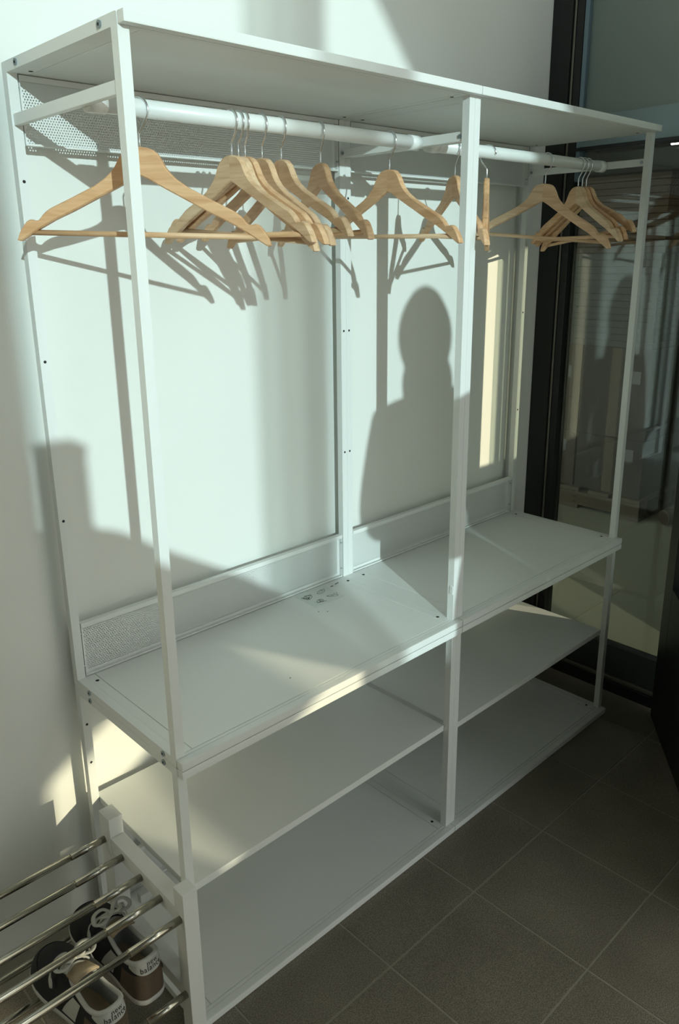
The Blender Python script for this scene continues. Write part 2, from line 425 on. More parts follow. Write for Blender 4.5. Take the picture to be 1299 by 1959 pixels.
def back_panel(parent, x0, z0, z1, clips=False):
    cz = (z0+z1)/2; cx = x0+UW/2; hw = UW/2-SW-0.003; hh = (z1-z0)/2
    bm = bmesh.new(); box(bm, -hw, hw, -0.0006, 0.0006, -hh, hh)
    p = obj('back_panel', bm, 'perforated_steel', parent, (cx, -0.0042, cz))
    for nm, c in (('flange', (-hw, hw, -0.0118, -0.0007, hh-0.0014, hh)), ('flange', (-hw, hw, -0.0118, -0.0007, -hh, -hh+0.0014)),
                  ('flange', (-hw, -hw+0.0014, -0.0116, -0.0007, -hh+0.0015, hh-0.0015)), ('flange', (hw-0.0014, hw, -0.0116, -0.0007, -hh+0.0015, hh-0.0015)),
                  ('flange', (-hw, hw, -0.0126, -0.0119, hh-0.0095, hh)), ('flange', (-hw, hw, -0.0126, -0.0119, -hh, -hh+0.0034))):
        bx(nm, 'white_steel', p, *c)
    for s in (-1, 1):
        for zz in (-hh*0.62, hh*0.62):
            bm = bmesh.new(); cyl(bm, (s*(hw-0.002), -0.009, zz), (s*(hw+0.0028), -0.009, zz), 0.0022, 10)
            obj('clip_pin', bm, 'screw_steel', p)
    return p
def holes_front(parent, x, zs):
    for z in zs:
        bm = bmesh.new(); cyl(bm, (x, -SD+0.0002, z), (x, -SD-0.0004, z), 0.0029, 14)
        obj('screw_hole', bm, 'dark_hole', parent)

def wardrobe(x0, label):
    t = thing('wardrobe_frame', label, 'wardrobe', (0, 0, 0))
    for k, xx in enumerate((x0, x0+UW-SW)):
        f = loop_frame('side_frame', t, xx, HL+0.0006, HT)
        if xx < 0.1 or xx > 1.5:
            fx, sg = (xx, -1) if xx < 0.1 else (xx+SW, 1)
            for y in (-0.353, -0.060): screw(f, fx, y, HT-0.0085, sg)
            for y in (-0.358, -0.070): screw(f, fx, y, HL+0.0098, sg)
        holes_front(f, xx+SW/2, (1.621, 1.30, 0.98))
        # cross bar that carries the clothes rail
        b = bx('rail_bracket', 'white_tube', t, xx+0.003, xx+SW-0.003, -DP+SD+0.0004, -SD-0.0004, 1.7125, 1.7315, 0.0015)
        for y in (-0.385+0.008, -0.026):
            bm = bmesh.new(); cyl(bm, (xx+(SW-0.0032 if k == 0 else 0.0032), y, 1.722), (xx+(SW-0.0010 if k == 0 else 0.0010), y, 1.722), 0.0042, 14)
            o = obj('bracket_screw', bm, 'screw_steel', b); o.location = -b.location
    shelf('top_shelf', t, x0, HT-T, True, False)
    p = shelf('bottom_shelf', t, x0, HL+0.0006)
    r = bmesh.new(); cyl(r, (x0+SW+0.0004-0.003, -0.262, 1.72), (x0+UW-SW-0.0004+0.003, -0.262, 1.72), 0.0143, 40)
    ro = obj('clothes_rail', r, 'white_tube', t, smooth=False)
    for p_ in ro.data.polygons: p_.use_smooth = len(p_.vertices) == 4
    for a, b_ in ((x0+SW-0.002, x0+SW+0.028), (x0+UW-SW-0.028, x0+UW-SW+0.002)):
        c = bmesh.new(); cyl(c, (a, -0.262, 1.72), (b_, -0.262, 1.72), 0.0156, 40)
        co = obj('rail_collar', c, 'white_tube', ro)
        for p_ in co.data.polygons: p_.use_smooth = len(p_.vertices) == 4
    back_panel(t, x0, 1.682, HT-T-0.001)
    back_panel(t, x0, HL+T+0.002, 0.747)
    return t, p
wl, wl_shelf = wardrobe(0.0, 'left of the two white steel wardrobe frames, nearest the shoe rack')
wr_, wr_shelf = wardrobe(UW+0.0004, 'right of the two white steel wardrobe frames, beside the dark glazing')
# instruction sticker printed with small assembly drawings, on the left bench shelf
def on_shelf(bm, pts, z=HL+0.0006+T, th=0.0003, name='sticker', m='sticker', parent=None):
    prism(bm, pts, 'z', z-0.0001, z+th)
bm = bmesh.new(); on_shelf(bm, [(0.600, -0.112), (0.705, -0.112), (0.712, -0.024), (0.607, -0.024)])
st = obj('sticker', bm, 'sticker', wl)
bm = bmesh.new()
zt = HL+0.0006+T+0.0006
def sketch(cx, cy, n, s):
    rnd = random.Random(int(cx*1000+cy*777))
    for k in range(n):
        a = rnd.uniform(0, math.pi); l = rnd.uniform(0.3, 1)*s
        x, y = cx+rnd.uniform(-s, s)*0.6, cy+rnd.uniform(-s, s)*0.45
        ex, ey = math.cos(a)*l*0.5, math.sin(a)*l*0.5; nx, ny = -math.sin(a)*0.0005, math.cos(a)*0.0005
        prism(bm, [(x-ex-nx, y-ey-ny), (x+ex-nx, y+ey-ny), (x+ex+nx, y+ey+ny), (x-ex+nx, y-ey+ny)], 'z', zt-0.0003, zt)
def oval(cx, cy, rx, ry, rot=0.0):
    N = 20
    for k in range(N):
        a0, a1 = 2*math.pi*k/N, 2*math.pi*(k+1)/N; P = []
        for a, f in ((a0, 1), (a1, 1), (a1, 0.88), (a0, 0.88)):
            x, y = rx*f*math.cos(a), ry*f*math.sin(a)
            P.append((cx+x*math.cos(rot)-y*math.sin(rot), cy+x*math.sin(rot)+y*math.cos(rot)))
        prism(bm, P, 'z', zt-0.0003, zt)
sketch(0.628, -0.052, 14, 0.022); oval(0.628, -0.052, 0.013, 0.010); sketch(0.622, -0.058, 6, 0.012)
sketch(0.632, -0.092, 12, 0.018); oval(0.636, -0.090, 0.010, 0.008, 0.4)
oval(0.676, -0.050, 0.016, 0.008, 0.3); oval(0.676, -0.050, 0.008, 0.004, 0.3); sketch(0.690, -0.045, 3, 0.010)
oval(0.682, -0.090, 0.015, 0.006, -0.5); oval(0.676, -0.086, 0.010, 0.004, -0.5); sketch(0.697, -0.086, 4, 0.008)
obj('printed_drawing', bm, 'ink_grey', st)
for (x, y, l, a) in ((0.745, -0.040, 0.014, 0.15), (0.722, -0.044, 0.009, 0.1)):
    bm = bmesh.new(); prism(bm, [(x-l/2, y-0.0016), (x+l/2, y-0.0016+l*a), (x+l/2, y+0.0016+l*a), (x-l/2, y+0.0016)], 'z', zt-0.001, zt)
    obj('slot', bm, 'ink_grey', wl)
for (x, y) in ((0.590, -0.135), (0.607, -0.150), (0.330, -0.330)):
    bm = bmesh.new(); cyl(bm, (x, y, zt-0.001), (x, y, zt-0.0002), 0.0016, 10); obj('scuff_mark', bm, 'ink_grey', wl)
# small plastic cable clips on the inner front post
for xx in (UW-SW, UW+SW):
    bx('post_clip', 'white_steel', wl if xx < UW else wr_, xx-0.0015-0.0005, xx+0.0015+0.0005, -DP+0.001, -DP+0.010, 0.690, 0.712, 0.0008)

def bench(x0, label, ms):
    t = thing('shelf_unit', label, 'shelf unit', (0, 0, 0))
    for xx in (x0, x0+UW-SW):
        f = loop_frame('side_frame', t, xx, 0.0, HL)
        if xx < 0.1 or xx > 1.5:
            for y in (-0.358, -0.070): screw(f, xx if xx < 0.1 else xx+SW, y, HL-0.0085, -1 if xx < 0.1 else 1)
        holes_front(f, xx+SW/2, (0.511, 0.415, 0.20))
    shelf('top_shelf', t, x0, HL-T, False)
    bx('middle_shelf', 'white_steel', t, x0+SW+0.0006, x0+UW-SW-0.0006, -0.386, -0.001, ms-0.0165, ms, 0.0015)
    shelf('bottom_shelf', t, x0, 0.0)
    return t
b1 = bench(0.0, 'left low white steel shelf unit under the wardrobe frame, nearest the shoe rack', 0.320)
b2 = bench(UW+0.0004, 'right low white steel shelf unit under the wardrobe frame, beside the glazing', 0.302)
p = back_panel(b1, 0.0, T+0.002, 0.125)
bx('paper_tag', 'paper', b1, 0.070, 0.112, -0.066, -0.050, T+0.0005, 0.040, 0.002)

# ------------------------------------------------------------------ wooden clothes hangers
TOP = [(0, 0), (.012, -.001), (.022, -.004), (.030, -.010), (.036, -.019), (.043, -.031), (.055, -.045), (.080, -.061), (.120, -.080), (.150, -.0935), (.163, -.100), (.172, -.108), (.179, -.1165), (.186, -.1175), (.193, -.1155), (.200, -.118), (.208, -.127), (.215, -.138), (.219, -.149)]
BOT = [(.214, -.1515), (.20, -.143), (.18, -.131), (.15, -.115), (.12, -.102), (.075, -.080), (.04, -.063), (.015, -.050), (0, -.044)]
def interp(P, s):
    for a, b_ in zip(P, P[1:]):
        if min(a[0], b_[0]) <= s <= max(a[0], b_[0]) and abs(a[0]-b_[0]) > 1e-9:
            f = (s-a[0])/(b_[0]-a[0]); return a[1]+f*(b_[1]-a[1])
    return P[-1][1] if s > 0.2 else P[0][1]
BEND = 0.004
def bend(s): return -BEND*(abs(s)/0.22)**1.0
def arm_mesh(sg):
    bm = bmesh.new(); ss = sorted({0, .012, .022, .030, .036, .043, .050, .060, .070, .080, .095, .110, .125, .140, .152, .160, .166, .172, .176, .180, .184, .188, .193, .197, .2005, .205, .209, .212, .215, .2175, .219})
    th = 0.0066; rows = []
    for s in ss:
        zt_ = interp(TOP, s); zb_ = interp(BOT[::-1], min(s, .214)) if s <= .214 else -.1515+(s-.214)/.005*.0025
        if zb_ > zt_-0.0006: zb_ = zt_-0.0006
        n = bend(s); h = zt_-zb_; c = min(0.0022, h*0.3)
        prof = [(-th, zb_+c), (-th+c, zb_), (th-c, zb_), (th, zb_+c), (th, zt_-c), (th-c, zt_), (-th+c, zt_), (-th, zt_-c)]
        rows.append([bm.verts.new((sg*s, n+a, z)) for a, z in prof])
    for a, b_ in zip(rows, rows[1:]):
        for k in range(8): bm.faces.new((a[k], a[(k+1) % 8], b_[(k+1) % 8], b_[k]))
    bm.faces.new(rows[0]); bm.faces.new(rows[-1][::-1])
    bmesh.ops.recalc_face_normals(bm, faces=bm.faces[:])
    me = bpy.data.meshes.new('arm'); bm.to_mesh(me); bm.free(); me.materials.append(MAT['beech'])
    for p_ in me.polygons: p_.use_smooth = False
    return me
ARM = {1: arm_mesh(1), -1: arm_mesh(-1)}
bm = bmesh.new(); cyl(bm, (-0.199, bend(0.199), -0.1365), (0.199, bend(0.199), -0.1365), 0.0047, 14)
BARM = bpy.data.meshes.new('trouser_bar'); bmesh.ops.recalc_face_normals(bm, faces=bm.faces[:]); bm.to_mesh(BARM); bm.free(); BARM.materials.append(MAT['beech'])
for p_ in BARM.polygons: p_.use_smooth = len(p_.vertices) == 4
bm = bmesh.new()
hz, hr = 0.0555, 0.0198
pts = [(0, 0, -0.012), (0, 0, 0.008), (0, 0, 0.019), (0.0015, 0, 0.0225), (0.006, 0, 0.0285), (0.0125, 0, 0.0365)]
for k in range(0, 15):
    a = R(-38+k*16.0); pts.append((hr*math.cos(a), 0, hz+hr*math.sin(a)))
tube(bm, pts, 0.0017, 10)
HOOKM = bpy.data.meshes.new('hook'); bmesh.ops.recalc_face_normals(bm, faces=bm.faces[:]); bm.to_mesh(HOOKM); bm.free(); HOOKM.materials.append(MAT['wire'])
for p_ in HOOKM.polygons: p_.use_smooth = True
GRP = 'wooden clothes hangers on the two white rails'
def hanger(x, deg, tilt, label, hook=None, za=1.6615):
    t = thing('clothes_hanger', label, 'hanger', (x, -0.262, za), 0, GRP)
    body_rot = Matrix.Rotation(R(deg), 4, 'Z') @ Matrix.Rotation(-R(tilt), 4, 'Y')
    for nm, me in (('arm', ARM[1]), ('arm', ARM[-1]), ('trouser_bar', BARM)):
        o = bpy.data.objects.new(nm, me); COL.objects.link(o); o.parent = t; o.matrix_local = body_rot
    o = bpy.data.objects.new('hook', HOOKM); COL.objects.link(o); o.parent = t
    o['label'] = 'bent steel wire hook'
    o.matrix_local = Matrix.Rotation(R(deg if hook is None else hook), 4, 'Z')
hanger(0.104, -50, 2.0*-1, 'leftmost wooden hanger, alone and turned behind the left front post', -62)
hanger(0.289, -89, -0.7, 'front hanger of the close group of three on the left rail')
hanger(0.304, -89, -4.5, 'middle hanger of the close group of three on the left rail, right arm hanging low', -90)
hanger(0.319, -89, -1.5, 'rear hanger of the close group of three on the left rail, mostly hidden', -100)
hanger(0.358, -95, -2.0, 'first hanger to the right of the close group of three on the left rail')
hanger(0.404, -98, 1.8, 'second hanger to the right of the close group of three on the left rail')
hanger(0.504, -108, 0.8, 'shaded hanger in front of the paired back posts in the middle')
hanger(0.704, -95, -1.0, 'broad pale hanger between the paired back posts and the paired front posts')
hanger(0.928, -121, -2.0, 'turned hanger half hidden behind the paired front posts', -112)
hanger(1.052, 35, -5.0, 'hanger seen edge-on just right of the paired front posts', 118)
hanger(1.311, -93, -4.6, 'single wooden hanger in the middle of the right rail', -90)
hanger(1.478, -117, 0.0, 'nearest of the three hangers bunched at the right end of the right rail', -108)
hanger(1.499, -117, 1.5, 'middle of the three hangers bunched at the right end of the right rail', -110)
hanger(1.521, -116, 6.0, 'last hanger on the right rail, right arm raised, nearest the glazing', -112)

# ------------------------------------------------------------------ shoe rack
t = thing('shoe_rack', 'white shoe rack with chrome tube shelves left of the wardrobe', 'shoe rack', (0, 0, 0))
RX1, RY0, RY1 = -0.0035, -0.446, -0.126
TY = (-0.142, -0.216, -0.290, -0.363, -0.432)
for k, xr in enumerate((RX1, RX1-0.757)):
    xl = xr-0.031
    sf = bx('side_post', 'rack_white', t, xl, xr, RY0, RY0+0.032, 0.0, 0.375, 0.0012)
    bx('side_post', 'rack_white', t, xl, xr, RY1-0.044, RY1, 0.0, 0.375, 0.0012)
    bx('side_beam', 'rack_white', t, xl+0.0005, xr-0.0005, RY0+0.0325, RY1-0.0445, 0.298, 0.331, 0.0012)
    bx('side_beam', 'rack_white', t, xl+0.0005, xr-0.0005, RY0+0.0325, RY1-0.0445, 0.119, 0.146, 0.0012)
def rod(y, z):
    bm = bmesh.new(); cyl(bm, (RX1-0.760, y, z), (RX1-0.029, y, z), 0.0068, 40)
    o = obj('tube', bm, 'chrome', t)
    for p_ in o.data.polygons: p_.use_smooth = len(p_.vertices) == 4
    bm = bmesh.new(); cyl(bm, (RX1-0.029-0.075-random.random()*0.04, y, z), (RX1-0.0295, y, z), 0.0073, 40)
    c = obj('tube_sleeve', bm, 'chrome', o)
    for p_ in c.data.polygons: p_.use_smooth = len(p_.vertices) == 4
for y in TY: rod(y, 0.3135)
LZ = 0.136
for y in (-0.432, -0.340, -0.248, -0.156): rod(y, LZ)

# ------------------------------------------------------------------ sneakers
def catmull(P, n):
    out = []; m = len(P)
    for i in range(m):
        p0, p1, p2, p3 = P[i-1], P[i], P[(i+1) % m], P[(i+2) % m]
        for k in range(n):
            t_ = k/n; t2, t3 = t_*t_, t_**3
            out.append(tuple(0.5*((2*b)+(-a+c)*t_+(2*a-5*b+4*c-d_)*t2+(-a+3*b-3*c+d_)*t3) for a, b, c, d_ in zip(p0, p1, p2, p3)))
    return out
def smooth_path(P, n=6):
    P = [Vector(p_) for p_ in P]; Q = [P[0]*2-P[1]]+P+[P[-1]*2-P[-2]]; out = []
    for i in range(1, len(Q)-2):
        a, b, c, d_ = Q[i-1:i+3]
        for k in range(n):
            t_ = k/n; out.append(0.5*((2*b)+(c-a)*t_+(2*a-5*b+4*c-d_)*t_**2+(3*b-a-3*c+d_)*t_**3))
    out.append(P[-1]); return out
# plan outline, heel at y=0, toe at y=0.295; 16 control points counter-clockwise from the heel
OUT = [(0, 0), (.021, .004), (.034, .022), (.036, .055), (.036, .100), (.042, .150), (.050, .200), (.047, .245), (.030, .282), (.004, .296), (-.024, .288), (-.042, .255), (-.046, .205), (-.038, .150), (-.034, .100), (-.035, .055), (-.033, .022), (-.021, .004)]
RIM = [(0, .010, .094), (.016, .013, .093), (.026, .026, .088), (.028, .052, .080), (.026, .078, .078), (.024, .100, .081), (.021, .120, .087), (.015, .136, .091), (.008, .143, .093), (0, .144, .0935), (-.008, .143, .093), (-.015, .136, .091), (-.021, .120, .087), (-.024, .100, .081), (-.026, .078, .078), (-.028, .052, .080), (-.026, .026, .088), (-.016, .013, .093)]
NS = 5
o_pts = catmull(OUT, NS); r_pts = catmull(RIM, NS); NP = len(o_pts)
SOLE = 0.014
def ring(t_, off=0.0):
    """ring between sole edge (t=0) and collar rim (t=1)"""
    pts = []
    for a, b_ in zip(o_pts, r_pts):
        fore = max(0.0, min(1.0, (a[1]-0.13)/0.13))
        e = t_**(1.0+0.25*fore); ez = 1-(1-t_)**(1.15+0.9*fore)
        x = a[0]+(b_[0]-a[0])*e; y = a[1]+(b_[1]-a[1])*e
        z = SOLE+(b_[2]-SOLE)*ez
        bl = math.sin(math.pi*t_)*(0.004 if fore < 0.1 else 0.003)
        r = Vector((x, y-0.12)); 
        if r.length > 1e-6:
            r = r.normalized(); x += r.x*(bl+off); y += r.y*(bl+off)
        pts.append((x, y, z+ (off*0.6)))
    return pts
def loft(bm, rings, closed=True, sel=None):
    V = [[bm.verts.new(p_) for p_ in r_] for r_ in rings]; n = len(rings[0])
    for a, b_ in zip(V, V[1:]):
        for k in range(n if closed else n-1):
            bm.faces.new((a[k], a[(k+1) % n], b_[(k+1) % n], b_[k]))
    return V
def idx(c0, c1):
    """indices from control c0 forward to control c1 (wrapping)"""
    a, b_ = int(round(c0*NS)), int(round(c1*NS))
    out = []; k = a
    while True:
        out.append(k % NP)
        if k == b_: break
        k += 1
    return out
def patch(bm, ids, t0, t1, off, nt_=5, th=0.0):
    rings = [[ring(t0+(t1-t0)*k/nt_, off)[i] for i in ids] for k in range(nt_+1)]
    loft(bm, rings, closed=False)
    return rings
def surf_heel(u, t_, off):
    """point on the heel back: u = signed arc fraction around the heel in control steps"""
    pts = ring(t_, off); f = (u*NS) % NP; i = int(math.floor(f)); q = f-i
    a, b_ = Vector(pts[i % NP]), Vector(pts[(i+1) % NP]); return a+(b_-a)*q
def text_mesh(s, size):
    cu = bpy.data.curves.new('t', 'FONT'); cu.body = s; cu.size = size; cu.align_x = 'CENTER'; cu.space_character = 1.08
    o = bpy.data.objects.new('t', cu); COL.objects.link(o)
    dg = bpy.context.evaluated_depsgraph_get(); me = bpy.data.meshes.new_from_object(o.evaluated_get(dg))
    bpy.data.objects.remove(o); return me
def sneaker(loc, rz, label, mirror):
    t = thing('sneaker', label, 'shoe', loc, rz); t.scale = (0.92, 0.95, 1.0)
    def fin(nm, bm, m, par=t, smooth=True, lab=None):
        if mirror:
            for v in bm.verts: v.co.x *= -1
        o = obj(nm, bm, m, par, smooth=smooth)
        if lab: o['label'] = lab
        return o
    # sole
    bm = bmesh.new()
    def sc(f, z): return [(0+(p_[0])*f, 0.145+(p_[1]-0.145)*(1+(f-1)*0.4), z) for p_ in o_pts]
    V = loft(bm, [sc(0.96, 0.0), sc(1.01, 0.002), sc(1.045, 0.006), sc(1.045, 0.011), sc(1.01, 0.0145)])
    bm.faces.new(V[0][::-1]); bm.faces.new(V[-1]); fin('sole', bm, 'shoe_white')
    # upper: outside and lining
    bm = bmesh.new(); V = loft(bm, [ring(k/9) for k in range(10)]); up = fin('upper', bm, 'shoe_navy')
    bm = bmesh.new()
    inner = []
    for k in range(7):
        f = k/6; pts = []
        for a, b_ in zip(o_pts, r_pts):
            x = b_[0]*(1-0.10*min(1, f*3)); y = 0.075+(b_[1]-0.075)*(1-0.07*min(1, f*3)); z = b_[2]-f*(b_[2]-0.036)
            pts.append((x, y, z+0.002*math.sin(math.pi*min(1, f*2))))
        inner.append(pts)
    V = loft(bm, inner); fin('lining', bm, 'shoe_lining')
    bm = bmesh.new()
    prism(bm, [(p_[0]*0.93, 0.075+(p_[1]-0.075)*0.96) for p_ in r_pts], 'z', 0.034, 0.038); fin('insole', bm, 'shoe_tan', smooth=False)
    # padded collar
    bm = bmesh.new(); rp = [Vector(p_) for p_ in r_pts]
    rings = []
    for i in range(NP):
        tg = (rp[(i+1) % NP]-rp[i-1]).normalized(); n1 = tg.cross(Vector((0, 0, 1))).normalized(); n2 = n1.cross(tg)
        rad = 0.0048
        rings.append([rp[i]+n1*rad*math.cos(2*math.pi*k/8)+n2*rad*math.sin(2*math.pi*k/8) for k in range(8)])
    VV = [[bm.verts.new(p_) for p_ in r_] for r_ in rings]
    for i in range(NP):
        a, b_ = VV[i], VV[(i+1) % NP]
        for k in range(8): bm.faces.new((a[k], a[(k+1) % 8], b_[(k+1) % 8], b_[k]))
    fin('collar', bm, 'shoe_white')
    # suede heel counter and toe cap
    bm = bmesh.new(); patch(bm, idx(-3.4, 3.4), 0.0, 0.66, 0.0014); fin('heel_counter', bm, 'shoe_brown', up, lab='dark brown suede heel counter')
    bm = bmesh.new(); patch(bm, idx(6.3, 11.7), 0.0, 0.30, 0.0012); fin('toe_guard', bm, 'shoe_navy', up)
    # white heel tab with printed name
    bm = bmesh.new()
    ids = idx(-2.6, 2.6); n = len(ids); rows = []
    for k in range(7):
        f = k/6; row = []
        for q, i in enumerate(ids):
            w_ = abs(q/(n-1)*2-1); tl = 0.62+0.20*w_**2.2
            row.append(ring(tl+(1.0-tl)*f, 0.0030)[i])
        rows.append(row)
    loft(bm, rows, closed=False); tab = fin('heel_tab', bm, 'shoe_white', up, lab='white heel tab')
    for word, size, t_c in (('new', 0.0125, 0.83), ('balance', 0.0135, 0.70)):
        me = text_mesh(word, size); bm = bmesh.new(); bm.from_mesh(me)
        bmesh.ops.triangulate(bm, faces=bm.faces[:])
        off_x = 0.004 if word == 'new' else 0.0
        for v in bm.verts:
            # width in metres -> control steps around the heel
            xx = v.co.x+off_x; xx = -xx if mirror else xx
            u = xx/0.0165; tt = t_c+v.co.y/0.066
            v.co = surf_heel(u, tt, 0.0038)
        fin('printed_word', bm, 'ink', tab, smooth=False)
    # tongue
    bm = bmesh.new(); rows = []
    for k in range(9):
        f = k/8; y = 0.200-0.105*f; wv = 0.017+0.009*f; z0 = 0.066+0.044*f+0.006*math.sin(f*3)
        row = []
        for j in range(9):
            a = -1+j/4; row.append((a*wv, y, z0-0.006*a*a))
        rows.append(row)
    Vt = [[bm.verts.new(p_) for p_ in r_] for r_ in rows]; Vb = [[bm.verts.new((p_[0], p_[1]+0.002, p_[2]-0.006)) for p_ in r_] for r_ in rows]
    for G_ in (Vt, Vb):
        for a, b_ in zip(G_, G_[1:]):
            for j in range(8): bm.faces.new((a[j], a[j+1], b_[j+1], b_[j]))
    for j in range(8):
        bm.faces.new((Vt[-1][j], Vt[-1][j+1], Vb[-1][j+1], Vb[-1][j])); bm.faces.new((Vt[0][j], Vt[0][j+1], Vb[0][j+1], Vb[0][j]))
    for k in range(8):
        for j in (0, 8): bm.faces.new((Vt[k][j], Vt[k+1][j], Vb[k+1][j], Vb[k][j]))
    fin('tongue', bm, 'shoe_tan')
    # laces: four crossings and a bow
    def strap(pts, wd, nm='lace'):
        bm = bmesh.new(); pts = smooth_path(pts); rows = []
        for i, p_ in enumerate(pts):
            tg = (pts[min(i+1, len(pts)-1)]-pts[max(i-1, 0)]).normalized(); s_ = tg.cross(Vector((0, 0.25, 1))).normalized()*wd/2; n_ = s_.cross(tg).normalized()*0.0011
            rows.append([p_-s_-n_, p_+s_-n_, p_+s_+n_, p_-s_+n_])
        V = [[bm.verts.new(q) for q in r_] for r_ in rows]
        for a, b_ in zip(V, V[1:]):
            for k in range(4): bm.faces.new((a[k], a[(k+1) % 4], b_[(k+1) % 4], b_[k]))
        bm.faces.new(V[0]); bm.faces.new(V[-1][::-1]); fin(nm, bm, 'lace')
    for q in range(4):
        y = 0.200-0.017*q; z = 0.073+0.0095*q; wv = 0.023+0.001*q
        for s in (1, -1):
            strap([(-s*wv, y+0.006, z-0.008), (-s*wv*0.6, y+0.002, z+0.001), (0, y-0.004, z+0.006), (s*wv*0.6, y-0.010, z+0.005), (s*wv, y-0.015, z-0.003)], 0.0088)
    zc, yc = 0.114, 0.140
    for s in (1, -1):
        strap([(0, yc, zc), (s*0.014, yc+0.012, zc+0.010), (s*0.034, yc+0.012, zc+0.008), (s*0.042, yc-0.002, zc+0.002), (s*0.030, yc-0.012, zc+0.001), (s*0.012, yc-0.006, zc+0.002), (0, yc, zc+0.003)], 0.0085, 'bow_loop')
        strap([(0, yc, zc+0.002), (s*0.012, yc-0.008, zc+0.005), (s*0.026, yc+0.006, zc+0.002), (s*0.040, yc+0.026, zc-0.022), (s*0.047, yc+0.020, zc-0.050)], 0.0078, 'lace_end')
    bm = bmesh.new(); bmesh.ops.create_uvsphere(bm, u_segments=12, v_segments=8, radius=0.006)
    for v in bm.verts: v.co = Vector((v.co.x*1.3, v.co.y+yc, v.co.z*0.8+zc+0.002))
    fin('bow_knot', bm, 'lace')
    # side saddle stripes
    for s in (3.9, 13.2):
        bm = bmesh.new(); patch(bm, idx(s, s+0.9), 0.12, 0.80, 0.0016, 4); fin('side_stripe', bm, 'shoe_white', up)
    return t
SZ = LZ+0.0075
sneaker((-0.088, -0.408, SZ), R(3), 'right sneaker of the pair, next to the rack post, dark with white heel tab', False)
sneaker((-0.184, -0.452, SZ), R(4), 'left sneaker of the pair, nearer the camera, dark with white heel tab', True)

# ------------------------------------------------------------------ storeroom goods beyond the glass
def carton(x0, x1, y0, y1, z0, z1, m, label, lab=True, grp='cartons on the storeroom pallet'):
    t = thing('cardboard_box', label, 'box', ((x0+x1)/2, (y0+y1)/2, z0), 0, grp)
    cx, cy = (x0+x1)/2, (y0+y1)/2
    bx('body', m, t, x0-cx, x1-cx, y0-cy, y1-cy, 0, z1-z0, 0.006)
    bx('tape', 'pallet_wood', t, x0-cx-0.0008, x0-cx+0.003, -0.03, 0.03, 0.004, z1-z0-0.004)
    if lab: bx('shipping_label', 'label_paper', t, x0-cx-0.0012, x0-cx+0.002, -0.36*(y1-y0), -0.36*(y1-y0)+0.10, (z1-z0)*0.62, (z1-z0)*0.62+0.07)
    return t
PXX = 3.55
pl = thing('pallet', 'wooden pallet on the pale floor under the stacked boxes', 'pallet', (0, 0, 0))
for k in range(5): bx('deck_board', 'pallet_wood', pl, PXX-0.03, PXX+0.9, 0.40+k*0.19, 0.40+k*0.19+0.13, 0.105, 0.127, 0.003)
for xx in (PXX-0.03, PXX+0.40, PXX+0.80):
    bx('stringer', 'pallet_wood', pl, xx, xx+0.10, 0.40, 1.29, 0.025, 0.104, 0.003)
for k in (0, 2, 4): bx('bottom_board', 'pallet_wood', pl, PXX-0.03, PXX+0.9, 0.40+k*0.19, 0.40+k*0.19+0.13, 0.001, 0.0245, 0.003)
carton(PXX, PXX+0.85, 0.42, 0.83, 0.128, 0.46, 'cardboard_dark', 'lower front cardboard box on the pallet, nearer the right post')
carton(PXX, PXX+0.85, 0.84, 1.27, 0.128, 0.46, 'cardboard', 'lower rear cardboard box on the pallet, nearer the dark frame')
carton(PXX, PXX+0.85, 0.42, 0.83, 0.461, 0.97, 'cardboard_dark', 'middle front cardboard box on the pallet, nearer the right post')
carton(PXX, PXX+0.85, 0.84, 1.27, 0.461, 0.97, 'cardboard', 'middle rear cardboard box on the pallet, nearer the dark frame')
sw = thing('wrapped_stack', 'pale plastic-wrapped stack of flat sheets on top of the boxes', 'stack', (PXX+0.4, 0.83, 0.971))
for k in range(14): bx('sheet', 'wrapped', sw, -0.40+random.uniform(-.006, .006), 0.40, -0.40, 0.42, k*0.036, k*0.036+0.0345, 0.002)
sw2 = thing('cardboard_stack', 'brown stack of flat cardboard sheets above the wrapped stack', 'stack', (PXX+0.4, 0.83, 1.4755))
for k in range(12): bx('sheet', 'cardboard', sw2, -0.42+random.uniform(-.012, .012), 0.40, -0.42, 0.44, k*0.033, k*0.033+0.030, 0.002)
lm = thing('tube_lamp', 'lit white ceiling tube lamp seen through the glass', 'lamp', (4.0, 0.665, 2.062))
tm = bmesh.new(); cyl(tm, (0.0, -0.9, 0), (0.0, -0.02, 0), 0.014, 16); obj('tube', tm, 'tube_light', lm)
bx('housing', 'black_metal', lm, -0.04, 0.04, -0.95, 0.0, 0.02, 0.07)
for yy in (-0.8, -0.15): bx('hanging_rod', 'black_metal', lm, -0.004, 0.004, yy, yy+0.008, 0.07, 0.90)
l = bpy.data.lights.new('tube_lamp_light', 'AREA'); l.shape = 'RECTANGLE'; l.size = 0.05; l.size_y = 0.9; l.energy = 2; l.color = (1, 0.95, 0.8)
lo = bpy.data.objects.new('tube_lamp_light', l); COL.objects.link(lo); lo.parent = lm; lo.location = (0, -0.46, -0.03)
bw = thing('offcut_roll', 'pale round wooden offcut lying on the storeroom floor', 'offcut', (3.60, 0.22, 0.045))
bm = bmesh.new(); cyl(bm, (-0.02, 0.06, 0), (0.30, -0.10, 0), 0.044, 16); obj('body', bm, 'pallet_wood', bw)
bm = bmesh.new(); cyl(bm, (-0.024, 0.062, 0), (-0.018, 0.059, 0), 0.036, 16); obj('cut_end', bm, 'cardboard', bw)

